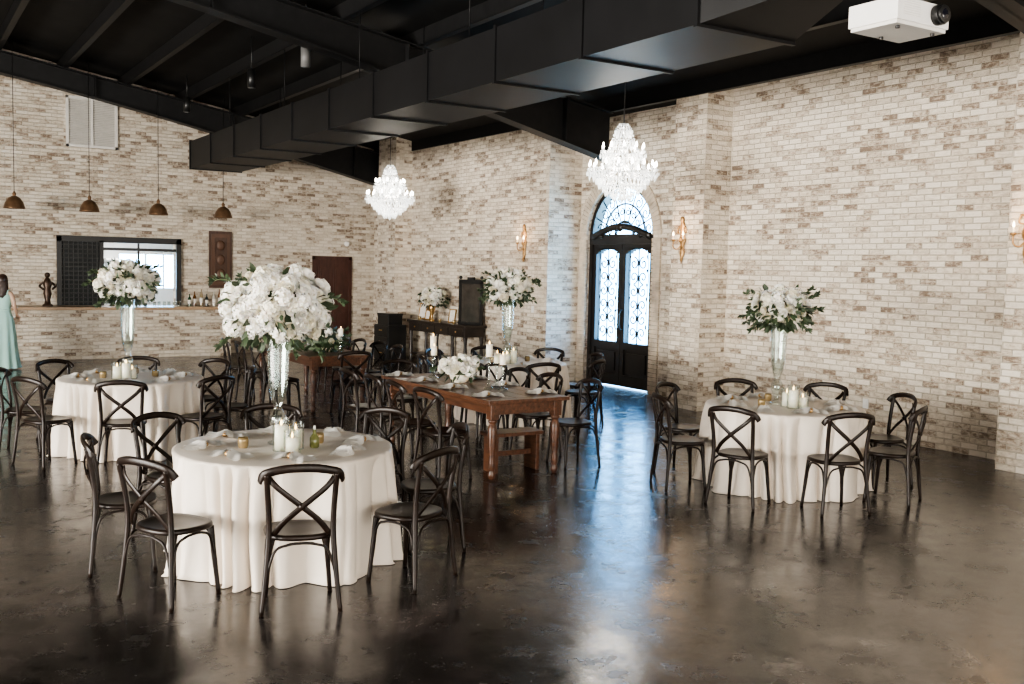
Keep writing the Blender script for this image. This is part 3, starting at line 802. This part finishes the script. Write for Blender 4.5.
# ------------------------------------------------------------------ console along right wall
b=MB(); 
b.box((-.25,-1.25,.84),(.25,1.25,.89)); b.box((-.22,-1.2,.66),(.22,1.2,.84))
for i in range(4): b.box((-.235,-1.15+i*.59,.68),(-.22,-.62+i*.59,.82)); b.ball((-.245,-.885+i*.59,.75),.018,1)
for sx in (-1,1):
    for y in (-1.17,0,1.17): b.lathe([(.02,0),(.035,.05),(.025,.12),(.04,.3),(.03,.5),(.045,.66)],(sx*.18,y,0),12,0)
b.box((-.2,-1.17,.16),(.2,1.17,.19))
b.obj('console_table',[pm('black_stained_wood',(.02,.014,.011),.35,var=.4),GOLD],(9.62,17.85,0),0,bevel=.006)
b=MB()
b.box((-.03,-.3,0),(.03,.3,.05)); b.box((-.02,-.3,.05),(.02,-.24,.85)); b.box((-.02,.24,.05),(.02,.3,.85)); b.box((-.02,-.3,.8),(.02,.3,.88)); b.box((-.005,-.24,.05),(.01,.24,.8),1)
b.box((-.025,-.08,.88),(.025,.08,.93)); 
for s in (-1,1): b.ball((0,s*.27,.92),.035,0)
b.obj('framed_mirror',[BLK,pm('tinted_mirror',(.04,.035,.03),.08,var=.3)],(9.70,16.95,.891),.35)
def photo_frame(w,h,name,y,x=9.6,rot=.15):
    b=MB(); M=Matrix.Rotation(.18,4,'Y')
    b.box((-.01,-w/2,0),(.01,-w/2+.025,h),0,M);b.box((-.01,w/2-.025,0),(.01,w/2,h),0,M);b.box((-.01,-w/2,0),(.01,w/2,.025),0,M);b.box((-.01,-w/2,h-.025),(.01,w/2,h),0,M);b.box((-.003,-w/2+.02,.02),(.006,w/2-.02,h-.02),1,M)
    b.box((.0,-.02,0),(.1,.02,.01),0)
    b.obj(name,[GOLD,PAPER],(x,y,.893),rot)
photo_frame(.22,.28,'photo_frame',17.55); photo_frame(.18,.22,'photo_frame',18.6); photo_frame(.26,.34,'photo_frame',18.95,9.65)
rnd=random.Random(31); b=MB(); b.lathe([(.06,0),(.05,.02),(.02,.06),(.03,.14),(.07,.26),(.08,.34),(.07,.34)],n=20,mi=4); bouquet(b,(0,0,.5),.27,.21,50,.06,rnd,70,7)
b.obj('vase_of_flowers',[PET,PET2,LEAF,STEM,GOLD],(9.5,18.2,.891))
for y in (17.25,17.85,18.75): place('votive_candle',VO,(9.5,y,.891))
b=MB(); b.box((-.22,-.3,0),(.22,.3,.75)); 
for i in range(3): b.box((-.24,-.28,.04+i*.24),(-.22,.28,.25+i*.24)); b.box((-.255,-.06,.14+i*.24),(-.24,.06,.16+i*.24),1)
b.box((-.2,-.25,.75),(.15,.2,.95)); b.box((-.21,-.26,.95),(.16,.21,.99)); 
b.obj('card_box_cabinet',[BLK,GOLD],(9.2,19.55,0),.1,bevel=.005)

# ------------------------------------------------------------------ bar items
def bottle(name,x,y,col,h=.3,r=.037):
    b=MB(); b.lathe([(r,0),(r,h*.6),(r*.8,h*.68),(r*.35,h*.78),(r*.33,h*.97),(r*.4,h)],n=16); b.cyl((0,0,h*.2),(0,0,h*.5),r+.001,n=16,mi=1)
    b.obj(name,[pm('bottle_glass_'+str(random.randint(0,9999)),col,.12,var=.1),PAPER],(x,y,1.056))
for i,(x,c) in enumerate(((5.5,(.02,.05,.02)),(5.62,(.1,.04,.01)),(5.75,(.25,.2,.12)),(5.88,(.02,.03,.03)),(6.02,(.5,.48,.42)),(6.15,(.12,.05,.02)),(3.95,(.1,.05,.02)),(4.6,(.04,.05,.04)))):
    bottle('liquor_bottle',x,21.72+.06*(i%2),c,.26+.05*(i%3))
b=MB(); b.lathe([(.1,0),(.1,.03),(.06,.05),(.05,.12),(.08,.25),(.06,.36),(.09,.45),(.05,.54),(.02,.58)],n=18); b.ball((0,0,.62),.055,0)
for s in (-1,1): b.tube(spline([(s*.07,0,.48),(s*.14,.02,.4),(s*.08,-.07,.34)],5),.022,8)
b.obj('bronze_statuette',[BRONZE],(2.72,21.7,1.056))
b=MB()
for i in range(6): b.lathe([(.03,0),(.032,.1),(.03,.1),(.028,.01)],(-.25+.1*i,.04*(i%2),0),14,0)
b.obj('drinking_glasses',[GLASS],(5.0,21.6,1.056))

# ------------------------------------------------------------------ woman in mint dress (local: faces +Y)
def woman(loc,rz):
    root=bpy.data.objects.new('woman_in_mint_dress',None); COL.objects.link(root); root.location=loc; root.rotation_euler=(0,0,rz)
    SKIN=pm('skin',(.55,.36,.26),.5,var=.06,sub=.2); HAIR=pm('dark_brown_hair',(.035,.018,.012),.45,var=.4,scale=30,stretch=(6,6,1))
    DR=pm('mint_chiffon',(.34,.55,.50),.7,var=.08,scale=4,bump=.05,sheen=.3)
    V=[(0,0,.95),(0,.005,1.08),(0,.01,1.24),(0,-.005,1.37),(0,-.01,1.43),(0,.005,1.48),
       (.15,-.005,1.37),(.205,-.02,1.13),(.19,.13,.97),
       (-.15,-.005,1.37),(-.21,-.03,1.12),(-.20,.09,.93),
       (.09,0,.88),(.09,.02,.5),(.09,-.01,.1),(.09,.1,.03),
       (-.09,0,.88),(-.10,0,.5),(-.10,-.02,.1),(-.10,.08,.03)]
    E=[(0,1),(1,2),(2,3),(3,4),(4,5),(3,6),(6,7),(7,8),(3,9),(9,10),(10,11),(0,12),(12,13),(13,14),(14,15),(0,16),(16,17),(17,18),(18,19)]
    rr=[(.13,.1),(.105,.08),(.125,.09),(.085,.06),(.05,.05),(.048,.05),(.05,.045),(.036,.036),(.022,.022),(.05,.045),(.036,.036),(.022,.022),(.08,.08),(.055,.055),(.035,.035),(.035,.025),(.08,.08),(.055,.055),(.035,.035),(.035,.025)]
    me=bpy.data.meshes.new('woman_body'); me.from_pydata(V,E,[]); me.materials.append(SKIN)
    o=bpy.data.objects.new('body',me); COL.objects.link(o); o.parent=root
    o.modifiers.new('Skin','SKIN')
    for i,r in enumerate(rr): me.skin_vertices[0].data[i].radius=r
    me.skin_vertices[0].data[0].use_root=True
    s=o.modifiers.new('Sub','SUBSURF'); s.levels=2; s.render_levels=2
    for m in o.modifiers:
        if m.type=='SKIN': m.use_smooth_shade=True
    b=MB(); c=Vector((0,.015,1.585)); n,m=24,18; vs=[];fs=[]
    for i in range(m+1):
        t=math.pi*i/m
        for k in range(n):
            a=2*math.pi*k/n; x=math.sin(t)*math.cos(a);y=math.sin(t)*math.sin(a);z=-math.cos(t)
            px=x*.072; py=y*.09; pz=z*.112
            if z<0: px*=1-.28*(-z)**1.5; py=py*(1-.2*(-z))+.012*(-z)
            if y>.5 and abs(x)<.25 and -.45<z<.05: py+=.02*(1-abs(x)/.25)*(1-abs(z+.25)/.3 if abs(z+.25)<.3 else 0)
            if y>.4 and .1<abs(x)<.6 and -.05<z<.2: py-=.006
            vs.append((c.x+px,c.y+py,c.z+pz))
    for i in range(m):
        for k in range(n):
            k2=(k+1)%n; fs.append((i*n+k,i*n+k2,(i+1)*n+k2,(i+1)*n+k))
    b.add(vs,fs,0,True)
    for sgn in (-1,1):
        b.ball((sgn*.028,c.y+.079,c.z+.005),.011,2,8,6,sc=(1.2,.6,.8)); b.ball((sgn*.028,c.y+.0845,c.z+.005),.005,1,8,6)
        b.sweep([(sgn*.012,c.y+.087,c.z+.026),(sgn*.03,c.y+.086,c.z+.031),(sgn*.046,c.y+.074,c.z+.025)],ell(.003,.0025,6),1)
        b.ball((sgn*.073,c.y-.005,c.z-.005),.02,0,10,8,sc=(.35,.7,1.2))
    b.ball((0,c.y+.082,c.z-.056),.02,3,10,6,sc=(1,.35,.32))
    hv=[];hf=[];n2=24
    rows=12
    for i in range(rows+1):
        t=math.pi*(i/rows)*.72
        for k in range(n2):
            a=2*math.pi*k/n2; x=math.sin(t)*math.cos(a);y=math.sin(t)*math.sin(a);z=math.cos(t)
            f=1.1
            if y>.35 and z<.55: f=.86
            hv.append((x*.079*f,c.y-.008+y*.1*f,c.z+.012+z*.118))
    for i in range(rows):
        for k in range(n2):
            k2=(k+1)%n2; hf.append((i*n2+k,i*n2+k2,(i+1)*n2+k2,(i+1)*n2+k))
    b.add(hv,hf,1,True)
    for k in range(15):
        a=math.pi*(1.0+ k/14.0); x=.07*math.cos(a); y=c.y-.01+.075*math.sin(a)
        b.tube(spline([(x*.9,y,c.z+.05),(x*1.15,y-.015,c.z-.05),(x*1.2,y-.03,c.z-.16),(x*1.0+.01*math.sin(k),y-.045,c.z-.3)],4),[.017]*4+[.02]*4+[.018]*3+[.012,.004],8,1)
    b.obj('head',[SKIN,HAIR,WHITE,pm('lip',(.45,.15,.13),.4)],parent=root)
    b=MB(); n=72; vs=[];fs=[]
    rings=[(1.36,.125,.075,0,0),(1.31,.155,.105,.005,0),(1.24,.15,.118,.012,0),(1.16,.132,.105,.008,0),(1.08,.122,.096,.004,0),(1.0,.145,.115,0,.1),(.92,.172,.14,-.005,.25),(.8,.19,.165,0,.5),(.6,.21,.19,0,.8),(.4,.225,.21,0,1),(.2,.25,.235,0,1.2),(.03,.275,.26,0,1.35)]
    for (z,rx,ry,oy,w) in rings:
        for k in range(n):
            a=2*math.pi*k/n; f=1+.06*w*math.sin(11*a+.5*math.sin(3*a))
            zz=z
            if z>1.33: zz=z+.03*abs(math.cos(a))
            vs.append((rx*f*math.cos(a),oy+ry*f*math.sin(a),zz))
    for i in range(len(rings)-1):
        for k in range(n):
            k2=(k+1)%n; fs.append((i*n+k,(i+1)*n+k,(i+1)*n+k2,i*n+k2))
    b.add(vs,fs,0,True)
    for sgn in (-1,1): b.sweep(spline([(sgn*.09,.075,1.33),(sgn*.1,.03,1.42),(sgn*.1,-.04,1.42),(sgn*.09,-.07,1.33)],5),ell(.018,.004,8),0,up=(0,0,1))
    b.tube([(.124*math.cos(2*math.pi*i/24),.003+.099*math.sin(2*math.pi*i/24),1.07) for i in range(24)],.012,8,0,closed=True)
    b.obj('dress',[DR],parent=root)
    b=MB()
    for wx,wy,wz,sg,el in ((.19,.13,.97,1,(.205,-.02,1.13)),(-.20,.09,.93,-1,(-.21,-.03,1.12))):
        w=Vector((wx,wy,wz)); d=(w-Vector(el)).normalized(); side=Vector((0,0,1)).cross(d).normalized(); up=d.cross(side)
        b.sweep([w-d*.015,w+d*.02,w+d*.055,w+d*.085],ell(.036,.014,12),0,up=up,scale=[.62,.85,1.05,.95])
        for j,(off,ln) in enumerate(((-.027,.062),(-.009,.072),(.009,.068),(.027,.054))):
            p=w+d*.08+side*off
            b.tube([p,p+d*ln*.4-up*.004,p+d*ln*.72-up*.014,p+d*ln*.95-up*.028],[.0085,.008,.0072,.005],8)
        p=w+d*.025-side*sg*.028
        b.tube([p,p+d*.025-side*sg*.018,p+d*.05-side*sg*.022-up*.01],[.011,.0095,.006],8)
    b.obj('hands',[SKIN],parent=root)
    return root
woman((1.77,19.95,0),math.radians(-25))

# ------------------------------------------------------------------ lights
def area(name,loc,rot,sx,sy,e,col):
    l=bpy.data.lights.new(name,'AREA'); l.shape='RECTANGLE'; l.size=sx; l.size_y=sy; l.energy=e; l.color=col
    o=bpy.data.objects.new(name,l); COL.objects.link(o); o.location=loc; o.rotation_euler=rot; return o
area('daylight_area_left',(-11.8,5,2.0),(0,math.radians(-90),0),2.6,12,5700,(1,.945,.865))  # area light added for daylight from the left; that wall has no window
area('daylight_area_front',(2,-5.6,2.0),(math.radians(90),0,0),14,2.6,1200,(1,.945,.865))  # unseen area light added behind the camera for soft daylight; windowless wall
area('kitchen_light',(4.5,23.6,2.7),(0,0,0),1.5,1,110,(1,.97,.92))
w=bpy.data.worlds.new('World'); SC.world=w; w.use_nodes=True
nt=w.node_tree; nt.nodes.clear()
o=nt.nodes.new('ShaderNodeOutputWorld'); bg=nt.nodes.new('ShaderNodeBackground')
tc=nt.nodes.new('ShaderNodeTexCoord'); sp=nt.nodes.new('ShaderNodeSeparateXYZ'); L(nt,tc.outputs['Generated'],sp.inputs[0])
rp=nt.nodes.new('ShaderNodeValToRGB'); mr=nt.nodes.new('ShaderNodeMapRange'); mr.inputs['From Min'].default_value=-.3; mr.inputs['From Max'].default_value=.5
L(nt,sp.outputs[2],mr.inputs[0]); L(nt,mr.outputs[0],rp.inputs[0])
rp.color_ramp.elements[0].color=(.30,.56,.78,1); rp.color_ramp.elements[1].color=(.19,.50,1,1)
L(nt,rp.outputs[0],bg.inputs[0]); bg.inputs[1].default_value=32
L(nt,bg.outputs[0],o.inputs[0])

# ------------------------------------------------------------------ camera
cam=bpy.data.cameras.new('camera'); co=bpy.data.objects.new('camera',cam); COL.objects.link(co)
cam.lens=35; cam.sensor_width=36; cam.clip_end=200
yaw=CYAW; pit=math.radians(4.2); rol=math.radians(1.26)
fw=Vector((math.sin(yaw)*math.cos(pit),math.cos(yaw)*math.cos(pit),-math.sin(pit)))
r0=Vector((math.cos(yaw),-math.sin(yaw),0)); u0=r0.cross(fw)
r=r0*math.cos(rol)+u0*math.sin(rol); u=r.cross(fw)
M=Matrix((( r.x,u.x,-fw.x,0),(r.y,u.y,-fw.y,0),(r.z,u.z,-fw.z,2.0),(0,0,0,1)))
co.matrix_world=M
SC.camera=co
SC.view_settings.view_transform='AgX'
try: SC.view_settings.look='AgX - Medium High Contrast'
except Exception as ex: print(ex)
SC.view_settings.exposure=.3
